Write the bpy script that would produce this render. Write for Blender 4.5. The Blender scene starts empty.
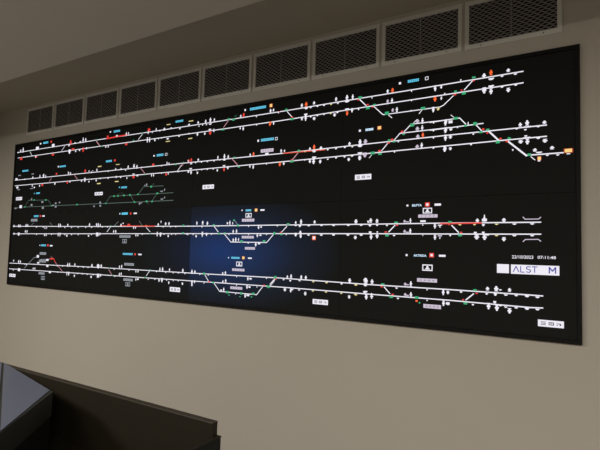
import bpy, math, random
from mathutils import Matrix, Vector
random.seed(4)
scene = bpy.context.scene
COL = scene.collection

# ------------------------------------------------------------------ camera, world, lights, exposure
CAM_LOC = (4.9534, -2.5430, 0.3821)
CAM_ROT = [[0.85333, 0.00859, 0.5213], [0.520695, -0.064936, -0.851269], [0.026539, 0.997852, -0.059885]]
LENS = 28.4921
cd = bpy.data.cameras.new('camera')
cam = bpy.data.objects.new('camera', cd); COL.objects.link(cam)
cd.sensor_fit = 'HORIZONTAL'; cd.sensor_width = 36.0; cd.lens = LENS; cd.clip_start = 0.05
m = Matrix(CAM_ROT).to_4x4(); m.translation = Vector(CAM_LOC)
cam.matrix_world = m
scene.camera = cam

world = bpy.data.worlds.new('world'); scene.world = world; world.use_nodes = True
world.node_tree.nodes['Background'].inputs[0].default_value = (0.9, 0.95, 1.0, 1)
world.node_tree.nodes['Background'].inputs[1].default_value = 0.02

def area_light(name, loc, sx, sy, power, col):
    d = bpy.data.lights.new(name, 'AREA'); d.shape = 'RECTANGLE'
    d.size = sx; d.size_y = sy; d.energy = power; d.color = col
    o = bpy.data.objects.new(name, d); COL.objects.link(o); o.location = loc; o.rotation_euler = (math.radians(4), 0, 0)      # fittings aimed slightly at the wall
    return o
WARM = (1.0, 0.92, 0.81)
area_light('ceiling_panel_light', (1.2, -3.3, 1.48), 1.2, 0.6, 108, WARM)
area_light('ceiling_panel_light', (3.6, -3.5, 1.48), 1.2, 0.6, 36, WARM)
area_light('ceiling_panel_light', (6.2, -3.7, 1.48), 1.2, 0.6, 90, WARM)

scene.view_settings.view_transform = 'Standard'
scene.view_settings.look = 'None'
scene.view_settings.gamma = 1
scene.view_settings.use_curve_mapping = False
scene.view_settings.exposure = 0.0

# ------------------------------------------------------------------ materials
def principled(name, col, rough=0.6, metal=0.0, spec=0.5, noise=None, bump=None, coat=0.0):
    mt = bpy.data.materials.new(name); mt.use_nodes = True
    nt = mt.node_tree; b = nt.nodes['Principled BSDF']
    b.inputs['Base Color'].default_value = (*col, 1)
    b.inputs['Roughness'].default_value = rough
    b.inputs['Metallic'].default_value = metal
    b.inputs['Specular IOR Level'].default_value = spec
    b.inputs['Coat Weight'].default_value = coat
    tc = nt.nodes.new('ShaderNodeTexCoord')
    if noise:
        sc_, amt = noise
        n = nt.nodes.new('ShaderNodeTexNoise'); n.inputs['Scale'].default_value = sc_; n.inputs['Detail'].default_value = 4
        nt.links.new(tc.outputs['Object'], n.inputs['Vector'])
        mx = nt.nodes.new('ShaderNodeMix'); mx.data_type = 'RGBA'
        mx.inputs['A'].default_value = (*[c * (1 - amt) for c in col], 1)
        mx.inputs['B'].default_value = (*[min(1, c * (1 + amt)) for c in col], 1)
        nt.links.new(n.outputs['Fac'], mx.inputs['Factor'])
        nt.links.new(mx.outputs['Result'], b.inputs['Base Color'])
    if bump:
        sc_, st = bump
        n2 = nt.nodes.new('ShaderNodeTexNoise'); n2.inputs['Scale'].default_value = sc_; n2.inputs['Detail'].default_value = 6
        nt.links.new(tc.outputs['Object'], n2.inputs['Vector'])
        bp = nt.nodes.new('ShaderNodeBump'); bp.inputs['Strength'].default_value = st; bp.inputs['Distance'].default_value = 0.002
        nt.links.new(n2.outputs['Fac'], bp.inputs['Height'])
        nt.links.new(bp.outputs['Normal'], b.inputs['Normal'])
    return mt

def emitter(name, col, strength=1.0):
    mt = bpy.data.materials.new(name); mt.use_nodes = True
    b = mt.node_tree.nodes['Principled BSDF']
    b.inputs['Base Color'].default_value = (0.01, 0.01, 0.01, 1)
    b.inputs['Roughness'].default_value = 0.4
    b.inputs['Emission Color'].default_value = (*col, 1)
    b.inputs['Emission Strength'].default_value = strength
    return mt

M_WALL = principled('wall_paint', (0.50, 0.475, 0.425), 0.85, spec=0.2, noise=(1.3, 0.03), bump=(220, 0.15))
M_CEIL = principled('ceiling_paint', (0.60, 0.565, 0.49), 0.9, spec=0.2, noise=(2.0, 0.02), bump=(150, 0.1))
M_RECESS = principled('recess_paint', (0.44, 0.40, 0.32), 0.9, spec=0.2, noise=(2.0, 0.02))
M_FLOOR = principled('floor_carpet', (0.20, 0.18, 0.16), 0.95, spec=0.1, noise=(60, 0.2))
M_BEZEL = principled('black_frame', (0.004, 0.004, 0.004), 0.6, spec=0.2)
M_GLASS = principled('black_screen', (0.0185, 0.0200, 0.0200), 0.6, spec=0.0)
M_ALU = principled('painted_vent_frame', (0.64, 0.645, 0.62), 0.55, noise=(30, 0.03))
M_MESH = principled('vent_mesh_metal', (0.37, 0.365, 0.365), 0.6, metal=0.2)
M_DUCT_SHADE = principled('vent_duct_shade', (0.012, 0.012, 0.014), 0.9, spec=0.1)  # near-black colour stands in for the shade inside a duct
M_SCREW = principled('screw_steel', (0.08, 0.075, 0.07), 0.5, metal=0.6)
M_PART = principled('dark_brown_laminate', (0.017, 0.0135, 0.008), 0.5, spec=0.35, noise=(6, 0.12))
M_DESK = principled('dark_brown_desk_top', (0.020, 0.016, 0.010), 0.4, spec=0.4, noise=(5, 0.12))
M_TRIM = principled('brown_edge_trim', (0.045, 0.037, 0.025), 0.5)
M_TOP = principled('pale_blue_grey_laminate', (0.13, 0.15, 0.215), 0.3, spec=0.6, noise=(3, 0.03))
M_FASCIA = principled('dark_grey_fascia', (0.034, 0.037, 0.032), 0.5, noise=(10, 0.05))
M_BODY = principled('black_cabinet', (0.008, 0.009, 0.008), 0.6, spec=0.3)

EM = {
    'w': emitter('screen_white', (0.80, 0.78, 0.86), 1.05),
    'r': emitter('screen_red', (0.80, 0.045, 0.035), 1.0),
    'a': emitter('screen_orange_red', (0.95, 0.13, 0.03), 1.0),
    'o': emitter('screen_vermilion', (0.80, 0.07, 0.02), 1.0),
    'y': emitter('screen_yellow', (0.80, 0.68, 0.30), 0.9),
    'g': emitter('screen_green', (0.03, 0.40, 0.17), 1.0),
    'c': emitter('screen_cyan', (0.11, 0.56, 0.80), 1.0),
    's': emitter('screen_pale_blue', (0.60, 0.80, 1.0), 1.1),
    'l': emitter('screen_lilac', (0.58, 0.50, 0.62), 1.0),
    'q': emitter('screen_grey', (0.27, 0.29, 0.33), 1.0),
    'p': emitter('screen_pink', (0.60, 0.27, 0.32), 1.0),
    'k': emitter('screen_dim_green', (0.085, 0.13, 0.115), 1.0),
    'x': emitter('screen_off', (0.010, 0.010, 0.016), 1.0),
    'n': emitter('screen_logo_blue', (0.05, 0.05, 0.33), 1.0),
    'h': emitter('screen_amber', (0.95, 0.60, 0.20), 1.1),
    'd': emitter('screen_dark_red', (0.40, 0.03, 0.01), 1.0),
}
EMK = list(EM)

def blue_panel():
    # the lit picture of one display: a blue glow strongest at its lower left
    mt = M_GLASS.copy(); mt.name = 'black_screen_with_blue_glow'
    nt = mt.node_tree; b = nt.nodes['Principled BSDF']
    geo = nt.nodes.new('ShaderNodeNewGeometry')
    mp = nt.nodes.new('ShaderNodeMapping'); mp.vector_type = 'POINT'
    mp.inputs['Location'].default_value = (-2.76 / 0.95, 0, -0.38 / 0.42)
    mp.inputs['Scale'].default_value = (1 / 0.95, 0, 1 / 0.42)
    gr = nt.nodes.new('ShaderNodeTexGradient'); gr.gradient_type = 'SPHERICAL'
    nt.links.new(geo.outputs['Position'], mp.inputs['Vector'])
    nt.links.new(mp.outputs['Vector'], gr.inputs['Vector'])
    rp = nt.nodes.new('ShaderNodeValToRGB')
    rp.color_ramp.elements[0].color = (0.0, 0.0, 0.0, 1)
    rp.color_ramp.elements[1].position = 1.0; rp.color_ramp.elements[1].color = (0.006, 0.028, 0.125, 1)
    e = rp.color_ramp.elements.new(0.35); e.color = (0.003, 0.007, 0.018, 1)
    e = rp.color_ramp.elements.new(0.7); e.color = (0.006, 0.020, 0.075, 1)
    nt.links.new(gr.outputs['Fac'], rp.inputs['Fac'])
    nt.links.new(rp.outputs['Color'], b.inputs['Emission Color'])
    b.inputs['Emission Strength'].default_value = 1.0
    return mt
M_BLUE = blue_panel()
M_BLUE_FAINT = M_BLUE.copy(); M_BLUE_FAINT.name = 'black_screen_with_faint_blue_glow'
M_BLUE_FAINT.node_tree.nodes['Principled BSDF'].inputs['Emission Strength'].default_value = 0.28

# ------------------------------------------------------------------ helpers
class MB:
    def __init__(s): s.v = []; s.f = []; s.mi = []
    def quad(s, pts, mi=0):
        n = len(s.v); s.v += [tuple(p) for p in pts]; s.f.append(tuple(range(n, n + len(pts)))); s.mi.append(mi)
    def box(s, x0, x1, y0, y1, z0, z1, mi=0):
        s.prism([(x0, y0), (x1, y0), (x1, y1), (x0, y1)], z0, z1, mi)
    def prism(s, poly, z0, z1, mi=0):          # poly counter-clockwise seen from above
        a = sum(poly[i][0] * poly[(i + 1) % len(poly)][1] - poly[(i + 1) % len(poly)][0] * poly[i][1] for i in range(len(poly)))
        if a < 0: poly = poly[::-1]
        n = len(s.v); k = len(poly)
        s.v += [(x, y, z0) for x, y in poly] + [(x, y, z1) for x, y in poly]
        s.f.append(tuple(n + i for i in reversed(range(k)))); s.mi.append(mi)
        s.f.append(tuple(n + k + i for i in range(k))); s.mi.append(mi)
        for i in range(k):
            j = (i + 1) % k
            s.f.append((n + i, n + j, n + k + j, n + k + i)); s.mi.append(mi)
    def mesh(s, name, mats):
        me = bpy.data.meshes.new(name); me.from_pydata(s.v, [], s.f); me.update()
        for m_ in (mats if isinstance(mats, (list, tuple)) else [mats]): me.materials.append(m_)
        me.polygons.foreach_set('material_index', s.mi)
        return me
    def build(s, name, mats, parent=None, bevel=0):
        o = bpy.data.objects.new(name, s.mesh(name, mats)); COL.objects.link(o)
        if parent: o.parent = parent; o.matrix_parent_inverse = Matrix.Translation(-parent.location)
        if bevel:
            b = o.modifiers.new('bevel', 'BEVEL'); b.width = bevel; b.segments = 2; b.limit_method = 'ANGLE'
        return o

def struct(o): o['kind'] = 'structure'; return o
def empty(name, loc, label, cat, group=None):
    o = bpy.data.objects.new(name, None); COL.objects.link(o); o.location = loc; o.empty_display_size = 0.1
    o['label'] = label; o['category'] = cat
    if group: o['group'] = group
    return o
def one(name, mats, parent=None, bevel=0, **k):
    b = MB()
    for bx in k['boxes']: b.box(*bx)
    return b.build(name, mats, parent, bevel)

# ------------------------------------------------------------------ room shell
XL, XR, YB, ZF, ZC, ZR, YE = -0.37, 8.2, -6.5, -1.33, 1.51, 1.77, -0.88
struct(one('floor', M_FLOOR, boxes=[(XL - .1, XR + .1, YB - .1, 0.2, ZF - .1, ZF)]))
struct(one('wall_front', M_WALL, boxes=[(XL - .1, XR + .1, 0.01, 0.2, ZF, 1.95)]))
struct(one('wall_left', M_WALL, boxes=[(XL - .1, XL, YB, 0.01, ZF, 1.95)]))
struct(one('wall_right', M_WALL, boxes=[(XR, XR + .1, YB, 0.01, ZF, 1.95)]))
struct(one('wall_back', M_WALL, boxes=[(XL - .1, XR + .1, YB - .1, YB, ZF, 1.95)]))
struct(one('ceiling', M_CEIL, boxes=[(XL, XR, YB, YE, ZC, 1.95)], bevel=0.004))
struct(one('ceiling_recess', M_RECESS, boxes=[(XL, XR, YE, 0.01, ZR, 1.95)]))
struct(one('baseboard_front', M_TRIM, boxes=[(XL, XR, -0.003, 0.01, ZF, ZF + .09)]))

# ------------------------------------------------------------------ video wall
W, H, B = 4.919, 1.404, 0.019
vw = empty('video_wall', (W / 2, 0.0, 0.0), 'wide black video wall on the beige wall showing railway track diagrams', 'video wall')
fr = MB()
fr.box(0, W, -0.007, 0.01, 0, B); fr.box(0, W, -0.007, 0.01, H - B, H)
fr.box(0, B, -0.007, 0.01, B, H - B); fr.box(W - B, W, -0.007, 0.01, B, H - B)
fr.build('frame', M_BEZEL, vw)
pw, ph = (W - 2 * B) / 4, (H - 2 * B) / 2
for r_ in range(2):
    for c_ in range(4):
        x0, z0 = B + c_ * pw, B + r_ * ph
        p = one('display_panel', {(0, 2): M_BLUE, (0, 1): M_BLUE_FAINT}.get((r_, c_), M_GLASS), vw,
                boxes=[(x0 + .0008, x0 + pw - .0008, 0, 0.01, z0 + .0008, z0 + ph - .0008)])
        if c_ == 2 and r_ == 0: p['label'] = 'display panel with a deep blue glow'

LINES = {
 1: [
  ('w', 0.0058, [(0.0467, 1.321),(1.349, 1.3184),(2.41, 1.3119),(3.2186, 1.3096),(3.8552, 1.3133),(4.264, 1.3141),(4.676, 1.3172)]),
  ('w', 0.0058, [(0.0532, 1.2645),(1.3539, 1.2585),(2.4133, 1.2517),(3.2207, 1.2486),(3.8562, 1.2557),(4.2645, 1.2576),(4.6759, 1.2588)]),
  ('w', 0.0051, [(3.9424, 1.1942),(4.2651, 1.194),(4.2838, 1.2007),(4.3352, 1.2451)]),
  ('w', 0.0051, [(3.8815, 1.2509),(3.935, 1.1975),(3.9473, 1.1935)]),
  ('w', 0.0048, [(0.2648, 1.3098),(0.3141, 1.2593)]),
  ('w', 0.0048, [(0.7943, 1.2699),(0.842, 1.312)]),
  ('p', 0.0048, [(1.2993, 1.3118),(1.3536, 1.2626)]),
  ('p', 0.0048, [(1.2921, 1.3155),(1.349, 1.263)]),
  ('w', 0.0048, [(1.8423, 1.2658),(1.8891, 1.3057)]),
  ('r', 0.0108, [(1.4389, 1.3162),(1.7063, 1.3216)]),
  ('p', 0.0048, [(2.7392, 1.2604),(2.78, 1.3034)]),
  ('g', 0.0024, [(2.8392, 1.3256),(2.8566, 1.3351)]),
  ('w', 0.0048, [(3.2736, 1.3046),(3.3176, 1.2581)]),
  ('w', 0.0048, [(3.7914, 1.303),(3.8329, 1.2618)]),
  ('w', 0.0054, [(3.7891, 1.3084),(3.8329, 1.2618)]),
  ('w', 0.0041, [(3.9706, 1.1887),(3.993, 1.1693)]),
  ('w', 0.0041, [(4.1506, 1.1725),(4.1663, 1.191)]),
  ('w', 0.0054, [(4.3913, 1.2677),(4.4334, 1.3101)]),
 ],
 2: [
  ('w', 0.0058, [(0.0233, 1.0404),(1.372, 1.0363),(2.4254, 1.0338),(3.2542, 1.0297),(3.7319, 1.0328),(4.3195, 1.0344),(4.7785, 1.0334)]),
  ('w', 0.0058, [(0.0298, 0.9843),(1.3767, 0.979),(2.4286, 0.9752),(3.2303, 0.9744),(3.8616, 0.976),(4.3199, 0.9776),(4.5682, 0.9786),(4.7783, 0.9781)]),
  ('p', 0.0054, [(2.8225, 1.0322),(2.8765, 0.9835)]),
  ('w', 0.0054, [(4.104, 1.1192),(4.3188, 1.1176)]),
  ('w', 0.0054, [(4.0418, 1.0741),(4.3192, 1.075)]),
  ('w', 0.0054, [(3.9336, 0.984),(3.9732, 1.0286)]),
  ('w', 0.0054, [(4.005, 1.035),(4.0418, 1.0741)]),
  ('w', 0.0054, [(4.066, 1.081),(4.1068, 1.1188)]),
  ('w', 0.0034, [(4.1182, 1.1221),(4.1369, 1.1405)]),
  ('w', 0.0034, [(3.8569, 0.9487),(3.8722, 0.9651)]),
  ('w', 0.0054, [(4.2115, 1.1154),(4.345, 1.1197),(4.3691, 1.1202),(4.4008, 1.0832)]),
  ('w', 0.0054, [(4.2119, 1.0719),(4.488, 1.077)]),
  ('w', 0.0054, [(4.4511, 1.0745),(4.48, 1.0387)]),
  ('w', 0.0082, [(4.5124, 1.035),(4.5643, 0.9778)]),
  ('w', 0.0082, [(4.601, 0.9757),(4.6904, 0.8903)]),
  ('w', 0.0034, [(4.323, 1.1424),(4.3406, 1.1265)]),
  ('w', 0.0061, [(4.6904, 0.8927),(4.8481, 0.892)]),
  ('w', 0.0041, [(4.7089, 0.8846),(4.7272, 0.8666)]),
  ('p', 0.0048, [(0.6224, 0.9926),(0.6596, 1.0251)]),
  ('p', 0.0048, [(1.0064, 1.0342),(1.0595, 0.9903)]),
  ('p', 0.0048, [(1.8884, 1.0285),(1.9402, 0.9847)]),
  ('w', 0.0048, [(2.2995, 0.9801),(2.3406, 1.0215)]),
  ('p', 0.0048, [(2.3327, 1.0094),(2.3576, 1.0265)]),
  ('o', 0.0066, [(3.2544, 1.0294),(3.5623, 1.0251)]),
  ('p', 0.0054, [(3.3265, 0.9819),(3.3668, 1.0216)]),
 ],
 3: [
  ('k', 0.0048, [(0.0372, 0.7603),(0.2362, 0.7647),(1.3946, 0.7599),(2.2684, 0.7577)]),
  ('k', 0.0041, [(0.2362, 0.7647),(0.288, 0.8284),(0.6264, 0.8194),(0.6858, 0.7628)]),
  ('k', 0.0041, [(1.4721, 0.7605),(1.5221, 0.8179),(2.2653, 0.8158)]),
  ('k', 0.0041, [(1.8732, 0.8211),(1.9319, 0.8785),(2.1541, 0.8736)]),
  ('k', 0.0041, [(1.7838, 0.8155),(1.8277, 0.7624)]),
  ('k', 0.0041, [(2.0355, 0.7579),(2.0877, 0.8185)]),
  ('k', 0.0027, [(1.6183, 0.8181),(1.6379, 0.8381)]),
  ('k', 0.0027, [(1.6647, 0.8438),(1.6913, 0.822)]),
  ('k', 0.0027, [(2.0328, 0.8865),(2.0508, 0.8987)]),
  ('k', 0.0027, [(1.9749, 0.7547),(1.999, 0.7368)]),
 ],
 4: [
  ('w', 0.0058, [(0.04, 0.5769),(1.4105, 0.5653),(2.4515, 0.5603),(3.2447, 0.5623),(3.8695, 0.5615),(4.323, 0.5636),(4.7523, 0.5628)]),
  ('w', 0.0058, [(0.0487, 0.502),(1.4155, 0.5043),(2.4545, 0.506),(3.2466, 0.5067),(3.8705, 0.5066),(4.3234, 0.5055),(4.7521, 0.5051)]),
  ('q', 0.0027, [(0.3722, 0.587),(0.4044, 0.6059)]),
  ('q', 0.0027, [(0.6746, 0.6077),(0.7176, 0.5763)]),
  ('r', 0.0072, [(1.6686, 0.569),(2.0818, 0.5632)]),
  ('w', 0.0048, [(1.5066, 0.5186),(1.5528, 0.5629)]),
  ('w', 0.0048, [(1.9846, 0.5535),(2.0324, 0.5181)]),
  ('q', 0.0027, [(1.6051, 0.5764),(1.6451, 0.6035)]),
  ('q', 0.0027, [(1.8979, 0.607),(1.9332, 0.5736)]),
  ('w', 0.0054, [(2.7792, 0.5058),(2.8415, 0.4484),(3.1436, 0.4482),(3.201, 0.5062)]),
  ('w', 0.0054, [(2.6849, 0.5576),(2.7254, 0.5175)]),
  ('q', 0.0034, [(2.8641, 0.6),(2.8946, 0.571)]),
  ('w', 0.0054, [(3.2592, 0.517),(3.2988, 0.5533)]),
  ('w', 0.0061, [(3.9835, 0.5163),(4.0202, 0.5537)]),
  ('r', 0.0072, [(4.2706, 0.5606),(4.4816, 0.5623)]),
  ('w', 0.0061, [(4.3317, 0.5512),(4.3678, 0.5134)]),
  ('l', 0.0041, [(4.6736, 0.5892),(4.6825, 0.5784),(4.7423, 0.5783),(4.7516, 0.587)]),
  ('l', 0.0041, [(4.6734, 0.4685),(4.6838, 0.4792),(4.7405, 0.4804),(4.7512, 0.4709)]),
 ],
 5: [
  ('w', 0.0058, [(0.0086, 0.2106),(1.4387, 0.2202),(2.4703, 0.2195),(3.2566, 0.2222),(3.8761, 0.2152),(4.3256, 0.2146),(4.7037, 0.2122),(4.7596, 0.2113)]),
  ('w', 0.0058, [(0.0153, 0.1543),(1.4436, 0.1602),(2.4734, 0.1633),(3.2586, 0.165),(3.8771, 0.1607),(4.326, 0.1591),(4.7036, 0.1525),(4.7594, 0.1547)]),
  ('q', 0.0048, [(0.2878, 0.1685),(0.4481, 0.2772),(0.5308, 0.2873)]),
  ('q', 0.0054, [(0.5473, 0.2612),(0.7085, 0.2689)]),
  ('r', 0.0072, [(0.703, 0.2718),(0.7655, 0.2782),(0.7978, 0.2412)]),
  ('p', 0.0048, [(0.7978, 0.2412),(0.926, 0.1561)]),
  ('q', 0.0027, [(0.7187, 0.2998),(0.7469, 0.2807)]),
  ('p', 0.0048, [(1.5525, 0.2108),(1.5987, 0.1649)]),
  ('w', 0.0048, [(2.0098, 0.1774),(2.0448, 0.2175)]),
  ('w', 0.0054, [(2.7046, 0.1578),(2.7574, 0.1055),(3.0759, 0.104),(3.1275, 0.1648)]),
  ('w', 0.0054, [(2.6162, 0.2118),(2.6529, 0.169)]),
  ('w', 0.0054, [(3.1801, 0.1786),(3.218, 0.216)]),
  ('w', 0.0054, [(3.1806, 0.1668),(3.2158, 0.2052)]),
  ('w', 0.0061, [(3.9619, 0.2066),(3.9969, 0.1717)]),
  ('w', 0.0061, [(4.4058, 0.1665),(4.4441, 0.2013)]),
 ],
}
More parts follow.
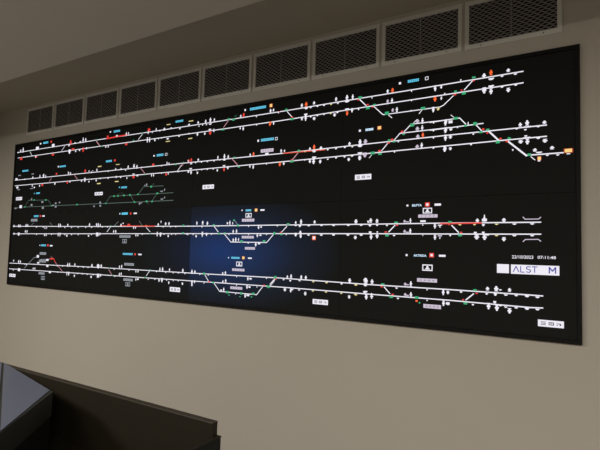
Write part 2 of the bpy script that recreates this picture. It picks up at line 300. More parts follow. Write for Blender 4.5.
GLYPHS = {
 1: [
  ('u', 'w', [(0.098, 1.332, 0.021, 0.032),(0.142, 1.338, 0.024, 0.05),(0.393, 1.331, 0.05, 0.031),(0.656, 1.335, 0.042, 0.025),(1.113, 1.338, 0.021, 0.047),(1.15, 1.335, 0.021, 0.036),(0.906, 1.313, 0.026, 0.024),(1.693, 1.331, 0.016, 0.027),(1.72, 1.331, 0.013, 0.022),(1.957, 1.312, 0.017, 0.023),(2.005, 1.31, 0.013, 0.016),(2.048, 1.324, 0.013, 0.028),(2.139, 1.318, 0.025, 0.021),(2.401, 1.322, 0.018, 0.011),(2.493, 1.327, 0.02, 0.017),(2.567, 1.326, 0.017, 0.026),(2.612, 1.331, 0.022, 0.032),(2.65, 1.326, 0.014, 0.027),(2.891, 1.321, 0.015, 0.024),(3.144, 1.325, 0.016, 0.023),(3.167, 1.328, 0.014, 0.019),(3.142, 1.329, 0.012, 0.019),(3.167, 1.328, 0.012, 0.018),(3.387, 1.328, 0.018, 0.024),(3.477, 1.331, 0.019, 0.019),(3.632, 1.332, 0.016, 0.025),(3.706, 1.331, 0.02, 0.031),(3.744, 1.33, 0.015, 0.029),(3.965, 1.329, 0.016, 0.02),(3.992, 1.27, 0.014, 0.027),(4.022, 1.213, 0.014, 0.029),(4.491, 1.327, 0.021, 0.025),(4.607, 1.335, 0.019, 0.017)]),
  ('u', 'r', [(0.929, 1.334, 0.031, 0.045),(1.453, 1.332, 0.031, 0.022),(1.965, 1.331, 0.037, 0.03),(2.917, 1.327, 0.02, 0.028)]),
  ('t', 'w', [(0.993, 1.323, 0.017, 0.013),(1.071, 1.325, 0.017, 0.013),(1.012, 1.246, 0.017, 0.016),(1.068, 1.25, 0.017, 0.016),(0.053, 1.32, 0.027, 0.012),(2.214, 1.318, 0.016, 0.009),(2.09, 1.31, 0.013, 0.009),(2.307, 1.302, 0.018, 0.011),(2.079, 1.249, 0.01, 0.011),(2.112, 1.251, 0.013, 0.009),(2.302, 1.244, 0.018, 0.009),(2.613, 1.3, 0.028, 0.009),(2.503, 1.298, 0.011, 0.009),(2.576, 1.3, 0.011, 0.009),(2.405, 1.253, 0.012, 0.011),(3.031, 1.243, 0.01, 0.008),(3.028, 1.301, 0.01, 0.008),(2.539, 1.302, 0.011, 0.009),(2.611, 1.26, 0.025, 0.011),(3.42, 1.304, 0.025, 0.011),(3.453, 1.305, 0.015, 0.009),(3.502, 1.306, 0.014, 0.009),(3.549, 1.305, 0.014, 0.009),(3.645, 1.304, 0.014, 0.008),(3.707, 1.305, 0.029, 0.009),(3.208, 1.303, 0.009, 0.008),(3.455, 1.246, 0.015, 0.009),(3.503, 1.247, 0.014, 0.009),(3.55, 1.248, 0.014, 0.008),(3.643, 1.247, 0.014, 0.008),(3.418, 1.264, 0.025, 0.013),(3.708, 1.259, 0.027, 0.01),(3.782, 1.252, 0.009, 0.008),(3.35, 1.249, 0.009, 0.007),(3.868, 1.304, 0.008, 0.008),(4.106, 1.307, 0.008, 0.008),(3.784, 1.246, 0.009, 0.008),(4.107, 1.253, 0.008, 0.008),(4.105, 1.195, 0.008, 0.008),(4.374, 1.323, 0.007, 0.011),(4.29, 1.263, 0.007, 0.009),(4.578, 1.309, 0.014, 0.007),(4.64, 1.309, 0.015, 0.007),(4.578, 1.253, 0.014, 0.007),(4.642, 1.253, 0.015, 0.007),(4.526, 1.304, 0.027, 0.011),(4.526, 1.266, 0.027, 0.011)]),
  ('d', 'r', [(0.116, 1.253, 0.058, 0.035),(0.381, 1.25, 0.05, 0.023),(0.659, 1.246, 0.046, 0.027),(1.121, 1.251, 0.029, 0.044),(1.698, 1.243, 0.039, 0.022),(2.615, 1.235, 0.025, 0.028)]),
  ('d', 'w', [(0.373, 1.248, 0.025, 0.02),(0.919, 1.251, 0.039, 0.04),(1.168, 1.258, 0.021, 0.018),(1.435, 1.247, 0.017, 0.02),(1.467, 1.244, 0.015, 0.02),(1.951, 1.252, 0.02, 0.042),(1.977, 1.249, 0.017, 0.04),(2.038, 1.243, 0.02, 0.021),(2.181, 1.238, 0.022, 0.011),(2.49, 1.24, 0.02, 0.026),(2.563, 1.235, 0.02, 0.017),(2.649, 1.249, 0.016, 0.023),(2.89, 1.237, 0.013, 0.018),(2.917, 1.231, 0.015, 0.026),(3.171, 1.236, 0.01, 0.019),(3.171, 1.238, 0.012, 0.019),(3.418, 1.24, 0.017, 0.035),(3.39, 1.241, 0.018, 0.022),(3.48, 1.23, 0.022, 0.019),(3.624, 1.234, 0.021, 0.019),(3.741, 1.247, 0.015, 0.026),(4.239, 1.3, 0.013, 0.03),(4.229, 1.184, 0.015, 0.028),(4.237, 1.302, 0.013, 0.03),(4.271, 1.303, 0.013, 0.017),(4.272, 1.241, 0.011, 0.018),(4.492, 1.249, 0.023, 0.032),(4.525, 1.239, 0.018, 0.03),(4.229, 1.184, 0.015, 0.03),(4.607, 1.233, 0.02, 0.022)]),
  ('b', 'r', [(0.968, 1.269, 0.056, 0.023),(0.62, 1.373, 0.03, 0.027),(1.574, 1.323, 0.044, 0.024),(3.315, 1.261, 0.014, 0.008),(3.843, 1.267, 0.012, 0.007),(3.215, 1.31, 0.007, 0.006),(3.78, 1.307, 0.01, 0.007),(3.78, 1.305, 0.01, 0.007),(3.84, 1.268, 0.01, 0.007),(3.874, 1.249, 0.012, 0.007),(4.439, 1.309, 0.011, 0.007),(4.344, 1.25, 0.013, 0.008),(4.378, 1.268, 0.009, 0.008)]),
  ('b', 'g', [(0.271, 1.309, 0.022, 0.012),(1.303, 1.322, 0.019, 0.012),(1.377, 1.256, 0.029, 0.012),(1.894, 1.316, 0.022, 0.01),(1.786, 1.265, 0.026, 0.01),(2.784, 1.315, 0.02, 0.012),(2.828, 1.306, 0.025, 0.013),(2.734, 1.245, 0.029, 0.009),(3.268, 1.316, 0.019, 0.012),(3.315, 1.248, 0.024, 0.013),(3.791, 1.318, 0.02, 0.011),(3.844, 1.247, 0.021, 0.014),(3.793, 1.318, 0.02, 0.013),(3.843, 1.247, 0.023, 0.014),(3.884, 1.261, 0.017, 0.009),(3.962, 1.2, 0.024, 0.018),(4.172, 1.2, 0.024, 0.014),(4.44, 1.327, 0.018, 0.009),(4.347, 1.266, 0.014, 0.012),(4.39, 1.25, 0.02, 0.013)]),
  ('b', 'w', [(0.445, 1.371, 0.021, 0.015),(1.573, 1.326, 0.02, 0.013),(1.486, 1.369, 0.016, 0.013),(2.929, 1.36, 0.013, 0.013),(4.038, 1.363, 0.013, 0.013)]),
  ('b', 'y', [(2.183, 1.349, 0.04, 0.006),(2.184, 1.217, 0.047, 0.006),(2.408, 1.347, 0.025, 0.006),(2.415, 1.215, 0.025, 0.006),(2.422, 1.347, 0.041, 0.007),(2.419, 1.215, 0.041, 0.007)]),
  ('g', 'o', [(3.146, 1.361, 0.022, 0.023)]),
  ('d', 'a', [(3.141, 1.236, 0.019, 0.025),(3.145, 1.241, 0.019, 0.023),(3.709, 1.233, 0.018, 0.027),(4.238, 1.242, 0.018, 0.026),(4.238, 1.24, 0.016, 0.026)]),
  ('u', 'a', [(3.419, 1.33, 0.022, 0.03),(3.994, 1.33, 0.018, 0.025),(4.525, 1.338, 0.018, 0.028)]),
  ('t', 'y', [(3.598, 1.304, 0.014, 0.008),(3.597, 1.247, 0.014, 0.008)]),
  ('u', 'l', [(3.966, 1.27, 0.016, 0.02),(3.997, 1.214, 0.016, 0.019)]),
  ('d', 'y', [(4.258, 1.186, 0.013, 0.015),(4.254, 1.185, 0.013, 0.018)]),
 ],
 2: [
  ('b', 'w', [(3.049, 1.133, 0.013, 0.015),(3.124, 1.039, 0.028, 0.012),(3.795, 1.117, 0.013, 0.012),(3.795, 1.117, 0.012, 0.011),(4.745, 0.861, 0.011, 0.006),(4.869, 0.885, 0.015, 0.005),(0.761, 1.125, 0.019, 0.013),(2.037, 1.117, 0.016, 0.012)]),
  ('u', 'w', [(2.408, 1.048, 0.015, 0.015),(2.508, 1.048, 0.017, 0.019),(2.697, 1.049, 0.013, 0.025),(2.757, 1.05, 0.018, 0.039),(2.792, 1.044, 0.016, 0.029),(2.985, 1.042, 0.015, 0.02),(3.797, 1.051, 0.019, 0.028),(4.169, 1.09, 0.013, 0.032),(4.17, 1.13, 0.013, 0.032),(4.167, 0.993, 0.015, 0.03),(4.413, 1.086, 0.007, 0.016),(4.662, 1.049, 0.017, 0.02),(4.693, 1.054, 0.019, 0.027),(4.769, 1.048, 0.019, 0.016),(4.727, 0.916, 0.019, 0.016),(4.801, 0.92, 0.02, 0.016),(0.053, 1.05, 0.037, 0.02),(0.205, 1.041, 0.015, 0.014),(0.343, 1.049, 0.025, 0.02),(0.465, 1.053, 0.019, 0.031),(0.526, 1.054, 0.029, 0.039),(0.562, 1.047, 0.014, 0.028),(0.922, 1.056, 0.022, 0.024),(0.953, 1.05, 0.017, 0.021),(1.273, 1.051, 0.012, 0.01),(1.33, 1.054, 0.02, 0.023),(1.58, 1.045, 0.018, 0.015),(1.648, 1.04, 0.018, 0.017),(1.736, 1.049, 0.018, 0.031),(1.807, 1.051, 0.023, 0.038),(1.842, 1.045, 0.019, 0.03),(2.185, 1.046, 0.013, 0.025),(2.207, 1.042, 0.012, 0.022),(3.238, 1.047, 0.015, 0.023),(3.264, 1.045, 0.011, 0.017),(3.455, 1.04, 0.017, 0.019),(3.534, 1.038, 0.021, 0.021),(3.729, 1.045, 0.018, 0.022),(3.798, 1.049, 0.019, 0.03)]),
  ('u', 'r', [(2.438, 1.052, 0.02, 0.024),(0.736, 1.059, 0.032, 0.022),(1.167, 1.056, 0.029, 0.031),(2.032, 1.047, 0.033, 0.023),(2.413, 1.047, 0.019, 0.022)]),
  ('u', 'a', [(3.013, 1.046, 0.017, 0.026),(4.173, 1.05, 0.015, 0.028),(3.485, 1.049, 0.019, 0.03)]),
  ('b', 'g', [(2.845, 1.036, 0.019, 0.009),(3.978, 1.04, 0.017, 0.012),(4.008, 1.03, 0.015, 0.009),(4.064, 1.066, 0.014, 0.007),(4.112, 1.113, 0.023, 0.016),(3.879, 0.976, 0.025, 0.016),(3.924, 0.967, 0.021, 0.011),(4.349, 1.121, 0.022, 0.013),(4.399, 1.075, 0.014, 0.01),(4.447, 1.08, 0.018, 0.016),(4.476, 1.032, 0.017, 0.01),(4.51, 1.041, 0.016, 0.01),(4.558, 0.972, 0.019, 0.013),(4.611, 0.986, 0.014, 0.01),(4.611, 0.986, 0.014, 0.009),(4.702, 0.895, 0.016, 0.012),(2.279, 1.03, 0.021, 0.014),(2.36, 1.039, 0.016, 0.011),(1.945, 0.974, 0.023, 0.009),(2.889, 0.968, 0.019, 0.01),(3.373, 1.035, 0.018, 0.013),(3.323, 0.971, 0.026, 0.012)]),
  ('g', 'y', [(3.918, 1.12, 0.023, 0.02)]),
  ('b', 'r', [(4.054, 1.082, 0.014, 0.011),(3.996, 1.043, 0.015, 0.011),(3.975, 1.026, 0.013, 0.009),(3.921, 0.985, 0.015, 0.011),(4.488, 1.046, 0.011, 0.01),(4.508, 1.024, 0.009, 0.008),(4.571, 0.988, 0.011, 0.009),(4.601, 0.972, 0.011, 0.008),(4.599, 0.97, 0.009, 0.006),(1.563, 1.119, 0.028, 0.024),(3.32, 0.982, 0.009, 0.007)]),
  ('u', 'l', [(3.832, 1.048, 0.025, 0.028),(4.145, 1.046, 0.022, 0.019),(4.142, 1.089, 0.023, 0.022),(4.142, 1.131, 0.023, 0.023),(4.142, 0.988, 0.022, 0.022),(3.832, 1.046, 0.021, 0.024)]),
  ('t', 'w', [(3.797, 1.029, 0.028, 0.01),(3.798, 0.983, 0.028, 0.01),(4.033, 1.027, 0.008, 0.008),(4.231, 1.028, 0.007, 0.007),(4.23, 1.067, 0.007, 0.007),(4.232, 1.11, 0.007, 0.007),(4.012, 0.97, 0.008, 0.008),(4.231, 0.971, 0.007, 0.007),(4.232, 1.11, 0.007, 0.007),(4.232, 1.067, 0.007, 0.007),(4.358, 1.07, 0.007, 0.007),(4.232, 1.027, 0.007, 0.007),(4.439, 1.026, 0.01, 0.007),(4.233, 0.971, 0.007, 0.007),(4.428, 0.972, 0.01, 0.008),(4.628, 0.925, 0.007, 0.009),(4.694, 1.034, 0.031, 0.008),(4.646, 1.031, 0.015, 0.008),(4.742, 1.03, 0.015, 0.007),(4.685, 1.021, 0.012, 0.007),(4.691, 0.98, 0.033, 0.008),(4.742, 0.972, 0.016, 0.007),(4.745, 0.902, 0.026, 0.008),(4.781, 0.885, 0.013, 0.006),(4.825, 0.883, 0.014, 0.006),(4.687, 0.989, 0.013, 0.008),(1.222, 1.05, 0.016, 0.011),(1.484, 1.032, 0.015, 0.01),(1.707, 1.025, 0.014, 0.008),(2.126, 1.031, 0.013, 0.008),(1.381, 0.978, 0.018, 0.011),(1.488, 0.972, 0.015, 0.01),(1.649, 0.969, 0.015, 0.011),(2.13, 0.972, 0.011, 0.008),(1.806, 0.987, 0.031, 0.009),(2.309, 0.973, 0.015, 0.009),(1.257, 1.04, 0.016, 0.01),(1.263, 0.977, 0.016, 0.01),(1.898, 1.035, 0.015, 0.009),(2.439, 1.024, 0.023, 0.01),(2.484, 1.027, 0.011, 0.009),(2.542, 1.027, 0.011, 0.009),(2.598, 1.026, 0.011, 0.008),(2.662, 1.026, 0.011, 0.008),(2.716, 1.029, 0.011, 0.008),(2.758, 1.026, 0.026, 0.009),(2.436, 0.986, 0.026, 0.011),(2.495, 0.973, 0.011, 0.009),(2.545, 0.971, 0.011, 0.009),(2.601, 0.969, 0.011, 0.008),(2.657, 0.968, 0.011, 0.008),(2.757, 0.984, 0.024, 0.01),(3.124, 0.968, 0.008, 0.007),(3.486, 1.022, 0.026, 0.013),(3.582, 1.023, 0.014, 0.008),(3.639, 1.024, 0.014, 0.008),(3.699, 1.026, 0.013, 0.008),(3.748, 1.026, 0.013, 0.008),(3.798, 1.024, 0.028, 0.01),(3.42, 0.972, 0.01, 0.007),(3.487, 0.983, 0.029, 0.012),(3.584, 0.964, 0.014, 0.008),(3.641, 0.967, 0.014, 0.008),(3.698, 0.968, 0.013, 0.008),(3.75, 0.97, 0.013, 0.008),(3.799, 0.981, 0.028, 0.01)]),
  ('t', 'y', [(3.748, 1.031, 0.011, 0.008),(3.744, 0.969, 0.011, 0.008),(3.419, 1.026, 0.011, 0.007)]),
  ('d', 'w', [(3.795, 0.954, 0.017, 0.026),(4.295, 1.102, 0.016, 0.029),(4.295, 1.062, 0.016, 0.029),(4.296, 1.021, 0.016, 0.031),(4.292, 0.96, 0.018, 0.029),(4.297, 1.108, 0.016, 0.027),(4.322, 1.105, 0.021, 0.015),(4.297, 1.064, 0.016, 0.029),(4.324, 1.065, 0.019, 0.016),(4.296, 1.023, 0.016, 0.031),(4.322, 1.023, 0.019, 0.018),(4.294, 0.963, 0.018, 0.031),(4.322, 0.96, 0.017, 0.016),(4.664, 0.963, 0.023, 0.018),(4.694, 0.96, 0.019, 0.027),(4.771, 0.957, 0.023, 0.018),(0.078, 0.965, 0.037, 0.02),(0.345, 0.968, 0.02, 0.02),(0.382, 0.95, 0.02, 0.014),(0.469, 0.961, 0.019, 0.022),(0.719, 0.969, 0.027, 0.024),(0.95, 0.974, 0.022, 0.018),(1.169, 0.977, 0.029, 0.036),(1.122, 0.972, 0.021, 0.021),(1.229, 0.958, 0.02, 0.015),(1.328, 0.963, 0.02, 0.02),(1.591, 0.977, 0.022, 0.017),(1.726, 0.96, 0.014, 0.017),(1.853, 0.974, 0.024, 0.014),(2.018, 0.964, 0.013, 0.021),(2.041, 0.962, 0.013, 0.021),(2.203, 0.964, 0.012, 0.016),(2.416, 0.966, 0.018, 0.015),(2.412, 0.966, 0.015, 0.019),(2.441, 0.958, 0.02, 0.026),(2.505, 0.951, 0.017, 0.017),(2.696, 0.956, 0.015, 0.017),(2.792, 0.968, 0.018, 0.022),(2.986, 0.964, 0.013, 0.022),(3.014, 0.957, 0.015, 0.025),(3.261, 0.961, 0.015, 0.019),(3.457, 0.961, 0.019, 0.021),(3.484, 0.957, 0.022, 0.032),(3.531, 0.953, 0.019, 0.023),(3.726, 0.95, 0.02, 0.018),(3.799, 0.954, 0.019, 0.026)]),
  ('d', 'l', [(3.83, 0.969, 0.028, 0.028),(3.83, 0.968, 0.019, 0.026)]),
  ('g', 'o', [(4.746, 0.873, 0.016, 0.018),(4.869, 0.9, 0.035, 0.019)]),
  ('d', 'r', [(0.515, 0.967, 0.043, 0.025),(0.912, 0.969, 0.03, 0.024),(1.808, 0.964, 0.035, 0.026),(2.181, 0.961, 0.025, 0.022),(2.758, 0.958, 0.018, 0.025)]),
  ('b', 'q', [(0.104, 1.084, 0.045, 0.009),(0.339, 1.084, 0.043, 0.009),(0.105, 0.942, 0.045, 0.008),(0.334, 0.942, 0.048, 0.007)]),
  ('b', 'y', [(1.357, 1.081, 0.034, 0.007),(1.369, 0.933, 0.029, 0.007),(1.368, 1.083, 0.046, 0.007),(1.603, 1.081, 0.047, 0.006),(1.365, 0.935, 0.05, 0.008),(1.601, 0.939, 0.047, 0.008)]),
  ('d', 'a', [(3.228, 0.958, 0.013, 0.023),(3.231, 0.96, 0.018, 0.025)]),
 ],
 3: [
  ('b', 'c', [(0.391, 0.892, 0.013, 0.009),(1.64, 0.888, 0.014, 0.01)]),
  ('b', 'g', [(0.389, 0.828, 0.026, 0.018),(0.586, 0.821, 0.035, 0.016),(0.236, 0.765, 0.03, 0.014),(0.686, 0.763, 0.027, 0.011),(1.075, 0.762, 0.025, 0.018),(1.472, 0.76, 0.022, 0.014),(1.576, 0.817, 0.026, 0.018),(1.625, 0.817, 0.021, 0.018),(1.702, 0.818, 0.025, 0.018),(1.773, 0.819, 0.028, 0.018),(1.869, 0.82, 0.024, 0.015),(1.834, 0.759, 0.028, 0.015),(1.975, 0.76, 0.026, 0.017),(2.038, 0.756, 0.022, 0.017),(2.093, 0.818, 0.026, 0.018),(2.02, 0.874, 0.026, 0.021)]),
  ('u', 'q', [(0.345, 0.838, 0.025, 0.02),(0.351, 0.781, 0.03, 0.019),(0.75, 0.784, 0.023, 0.016),(0.809, 0.79, 0.02, 0.013),(1.398, 0.769, 0.027, 0.022),(1.966, 0.893, 0.02, 0.021),(1.947, 0.888, 0.013, 0.011),(2.171, 0.843, 0.013, 0.018),(2.174, 0.783, 0.013, 0.015)]),
  ('d', 'q', [(0.532, 0.804, 0.033, 0.016),(0.546, 0.748, 0.033, 0.019),(0.753, 0.753, 0.027, 0.016),(1.317, 0.74, 0.02, 0.012),(1.401, 0.742, 0.021, 0.015),(1.317, 0.74, 0.016, 0.012),(1.894, 0.744, 0.02, 0.018)]),
  ('b', 'w', [(0.161, 0.77, 0.044, 0.028)]),
  ('b', 'q', [(0.071, 0.756, 0.034, 0.012),(0.712, 0.767, 0.029, 0.01)]),
  ('t', 'q', [(2.139, 0.832, 0.032, 0.009),(2.146, 0.771, 0.031, 0.009),(1.908, 0.749, 0.034, 0.007)]),
 ],
 4: [
  ('b', 'r', [(1.794, 0.669, 0.022, 0.02),(0.513, 0.671, 0.031, 0.023),(1.777, 0.575, 0.041, 0.025),(1.794, 0.668, 0.024, 0.022),(3.253, 0.515, 0.012, 0.008),(4.032, 0.554, 0.013, 0.007),(3.967, 0.516, 0.013, 0.008),(4.319, 0.555, 0.008, 0.006),(4.381, 0.513, 0.011, 0.008)]),
  ('b', 'w', [(1.848, 0.668, 0.036, 0.011),(0.565, 0.67, 0.038, 0.013),(1.708, 0.589, 0.013, 0.01),(1.85, 0.668, 0.036, 0.011),(2.931, 0.665, 0.009, 0.009),(3.102, 0.663, 0.034, 0.01),(3.5, 0.481, 0.016, 0.017),(3.857, 0.579, 0.009, 0.006),(4.179, 0.575, 0.03, 0.01),(4.091, 0.663, 0.011, 0.01),(4.202, 0.665, 0.013, 0.013),(4.258, 0.663, 0.034, 0.012),(4.09, 0.389, 0.011, 0.011),(4.228, 0.392, 0.013, 0.012),(4.284, 0.39, 0.035, 0.011)]),
  ('u', 'w', [(0.061, 0.581, 0.021, 0.023),(0.146, 0.581, 0.023, 0.028),(0.173, 0.581, 0.021, 0.025),(0.277, 0.583, 0.023, 0.028),(0.306, 0.583, 0.02, 0.028),(0.817, 0.58, 0.018, 0.034),(0.842, 0.58, 0.018, 0.031),(0.954, 0.582, 0.021, 0.023),(1.268, 0.582, 0.02, 0.027),(1.365, 0.579, 0.019, 0.032),(1.389, 0.578, 0.013, 0.027),(0.272, 0.526, 0.02, 0.025),(0.301, 0.526, 0.02, 0.025),(1.683, 0.576, 0.02, 0.021),(1.387, 0.578, 0.017, 0.037),(1.414, 0.575, 0.015, 0.027),(1.365, 0.576, 0.012, 0.022),(2.118, 0.575, 0.017, 0.024),(2.148, 0.597, 0.011, 0.018),(2.199, 0.581, 0.02, 0.024),(2.235, 0.581, 0.017, 0.024),(1.594, 0.524, 0.015, 0.024),(1.62, 0.524, 0.016, 0.024),(2.52, 0.583, 0.015, 0.023),(2.576, 0.585, 0.019, 0.027),(2.621, 0.58, 0.018, 0.025),(2.806, 0.579, 0.015, 0.016),(2.828, 0.582, 0.015, 0.028),(2.853, 0.578, 0.01, 0.018),(2.86, 0.522, 0.014, 0.022),(2.889, 0.524, 0.014, 0.024),(2.863, 0.462, 0.015, 0.024),(2.885, 0.466, 0.015, 0.029),(2.909, 0.466, 0.011, 0.021),(3.365, 0.577, 0.014, 0.018),(3.404, 0.582, 0.018, 0.029),(3.502, 0.579, 0.018, 0.019),(3.78, 0.579, 0.02, 0.022),(3.859, 0.576, 0.013, 0.013),(3.401, 0.515, 0.018, 0.021),(3.782, 0.579, 0.02, 0.024),(3.874, 0.583, 0.021, 0.025),(3.913, 0.58, 0.018, 0.023),(4.109, 0.58, 0.011, 0.026),(4.109, 0.523, 0.013, 0.026),(4.461, 0.575, 0.019, 0.019),(4.495, 0.587, 0.01, 0.036),(4.495, 0.577, 0.024, 0.014),(4.587, 0.576, 0.02, 0.018)]),
  ('d', 'l', [(0.599, 0.557, 0.021, 0.019),(0.626, 0.557, 0.021, 0.019)]),
  ('t', 'w', [(0.46, 0.566, 0.017, 0.01),(0.571, 0.565, 0.017, 0.009),(0.913, 0.56, 0.015, 0.009),(1.013, 0.559, 0.015, 0.009),(1.11, 0.559, 0.015, 0.009),(1.217, 0.558, 0.014, 0.009),(1.298, 0.557, 0.014, 0.009),(0.467, 0.496, 0.017, 0.009),(0.712, 0.496, 0.016, 0.009),(0.919, 0.495, 0.015, 0.009),(1.019, 0.495, 0.015, 0.009),(1.116, 0.495, 0.014, 0.009),(1.303, 0.496, 0.014, 0.009),(1.444, 0.561, 0.013, 0.009),(1.51, 0.56, 0.013, 0.008),(2.174, 0.557, 0.011, 0.008),(2.254, 0.557, 0.011, 0.008),(2.307, 0.557, 0.011, 0.007),(1.944, 0.5, 0.012, 0.008),(2.186, 0.5, 0.011, 0.008),(2.267, 0.5, 0.011, 0.008),(2.31, 0.5, 0.01, 0.007),(2.421, 0.501, 0.01, 0.007),(2.438, 0.561, 0.01, 0.008),(2.488, 0.56, 0.01, 0.008),(2.57, 0.555, 0.012, 0.008),(2.723, 0.558, 0.009, 0.008),(2.991, 0.555, 0.009, 0.008),(3.223, 0.558, 0.008, 0.007),(2.435, 0.499, 0.01, 0.008),(2.488, 0.499, 0.01, 0.008),(2.664, 0.501, 0.009, 0.008),(2.824, 0.501, 0.009, 0.008),(2.993, 0.5, 0.009, 0.008),(3.142, 0.5, 0.008, 0.007),(2.993, 0.442, 0.008, 0.008),(3.365, 0.559, 0.019, 0.009),(3.396, 0.556, 0.018, 0.015),(3.225, 0.556, 0.01, 0.007),(3.461, 0.557, 0.019, 0.009),(3.551, 0.558, 0.019, 0.009),(3.634, 0.557, 0.02, 0.009),(3.732, 0.557, 0.02, 0.009),(3.815, 0.557, 0.019, 0.009),(3.461, 0.498, 0.017, 0.009),(3.551, 0.498, 0.019, 0.009),(3.635, 0.499, 0.02, 0.009),(3.731, 0.499, 0.02, 0.009),(3.816, 0.499, 0.019, 0.009),(3.296, 0.5, 0.008, 0.007),(3.87, 0.555, 0.017, 0.013),(3.914, 0.556, 0.014, 0.01),(3.973, 0.554, 0.012, 0.009),(4.178, 0.554, 0.007, 0.007),(3.872, 0.514, 0.017, 0.013),(3.916, 0.516, 0.01, 0.008),(4.016, 0.497, 0.014, 0.008),(4.179, 0.498, 0.005, 0.007),(4.271, 0.552, 0.023, 0.007),(4.271, 0.543, 0.007, 0.008),(4.635, 0.555, 0.018, 0.007),(4.635, 0.498, 0.018, 0.007),(4.49, 0.552, 0.013, 0.012),(4.451, 0.512, 0.015, 0.01),(4.49, 0.512, 0.013, 0.012),(4.325, 0.498, 0.01, 0.008),(4.51, 0.502, 0.021, 0.008),(4.714, 0.555, 0.018, 0.007),(4.714, 0.498, 0.017, 0.007)]),
  ('d', 'w', [(0.07, 0.502, 0.024, 0.02),(0.156, 0.498, 0.041, 0.031),(0.6, 0.491, 0.021, 0.021),(0.627, 0.491, 0.019, 0.021),(0.817, 0.495, 0.018, 0.031),(0.845, 0.495, 0.018, 0.034),(0.95, 0.486, 0.024, 0.021),(1.263, 0.486, 0.022, 0.017),(1.371, 0.497, 0.017, 0.034),(1.394, 0.497, 0.015, 0.027),(1.837, 0.553, 0.015, 0.021),(1.86, 0.553, 0.015, 0.018),(1.383, 0.497, 0.023, 0.032),(1.416, 0.5, 0.017, 0.022),(1.869, 0.493, 0.015, 0.021),(1.892, 0.493, 0.013, 0.021),(2.112, 0.501, 0.017, 0.035),(2.148, 0.498, 0.022, 0.031),(2.232, 0.488, 0.017, 0.019),(3.075, 0.548, 0.015, 0.023),(3.096, 0.55, 0.014, 0.013),(2.517, 0.487, 0.018, 0.017),(2.577, 0.501, 0.018, 0.035),(2.617, 0.5, 0.018, 0.022),(3.067, 0.493, 0.015, 0.021),(3.092, 0.496, 0.016, 0.009),(3.056, 0.434, 0.017, 0.027),(3.083, 0.442, 0.019, 0.013),(3.367, 0.5, 0.021, 0.022),(3.404, 0.491, 0.018, 0.025),(3.779, 0.484, 0.021, 0.019),(4.244, 0.547, 0.015, 0.025),(3.779, 0.484, 0.021, 0.019),(3.878, 0.488, 0.018, 0.029),(3.915, 0.494, 0.02, 0.027),(4.245, 0.488, 0.015, 0.027),(4.271, 0.484, 0.007, 0.011),(4.458, 0.49, 0.026, 0.024),(4.496, 0.489, 0.022, 0.027),(4.587, 0.48, 0.02, 0.02)]),
  ('b', 'g', [(1.552, 0.57, 0.018, 0.011),(1.606, 0.57, 0.016, 0.01),(2.03, 0.504, 0.021, 0.01),(2.387, 0.566, 0.02, 0.015),(2.387, 0.51, 0.02, 0.015),(1.934, 0.567, 0.016, 0.011),(2.384, 0.567, 0.02, 0.016),(2.384, 0.51, 0.02, 0.016),(2.681, 0.567, 0.019, 0.011),(2.734, 0.506, 0.018, 0.012),(2.899, 0.563, 0.017, 0.015),(2.864, 0.598, 0.016, 0.009),(2.784, 0.51, 0.017, 0.009),(2.936, 0.454, 0.02, 0.015),(3.123, 0.456, 0.021, 0.014),(3.204, 0.508, 0.017, 0.013),(3.308, 0.567, 0.019, 0.012),(3.204, 0.51, 0.016, 0.014),(3.257, 0.502, 0.019, 0.01),(4.027, 0.57, 0.02, 0.009),(3.974, 0.497, 0.02, 0.011),(4.319, 0.569, 0.009, 0.01),(4.323, 0.569, 0.018, 0.009),(4.375, 0.499, 0.019, 0.011)]),
  ('b', 'a', [(1.984, 0.567, 0.019, 0.011),(3.5, 0.48, 0.026, 0.025)]),
  ('b', 's', [(1.661, 0.669, 0.013, 0.011)]),
  ('g', 'y', [(3.05, 0.664, 0.022, 0.02)]),
  ('u', 'l', [(4.076, 0.576, 0.015, 0.015),(4.077, 0.52, 0.017, 0.017)]),
  ('b', 'l', [(4.092, 0.572, 0.017, 0.006),(4.093, 0.514, 0.017, 0.007),(4.271, 0.496, 0.021, 0.007)]),
  ('t', 'y', [(3.815, 0.557, 0.021, 0.008),(3.816, 0.499, 0.019, 0.008),(4.374, 0.554, 0.015, 0.007),(4.447, 0.554, 0.013, 0.007),(4.553, 0.555, 0.016, 0.007),(4.553, 0.498, 0.016, 0.007)]),
  ('g', 'r', [(4.202, 0.665, 0.023, 0.021),(4.228, 0.392, 0.022, 0.021)]),
 ],
 5: [
  ('b', 's', [(0.533, 0.394, 0.013, 0.009),(2.827, 0.34, 0.009, 0.008)]),
  ('b', 'r', [(0.664, 0.396, 0.032, 0.028),(0.737, 0.274, 0.053, 0.02),(1.869, 0.341, 0.024, 0.022),(2.658, 0.167, 0.014, 0.009),(3.134, 0.169, 0.012, 0.009),(3.226, 0.213, 0.011, 0.008),(3.947, 0.208, 0.013, 0.008),(4.013, 0.168, 0.013, 0.008),(4.459, 0.204, 0.01, 0.007),(4.392, 0.167, 0.009, 0.007)]),
  ('b', 'w', [(0.717, 0.393, 0.041, 0.013),(0.669, 0.26, 0.039, 0.017),(0.523, 0.229, 0.035, 0.014),(1.926, 0.341, 0.039, 0.011),(3.011, 0.342, 0.032, 0.009)]),
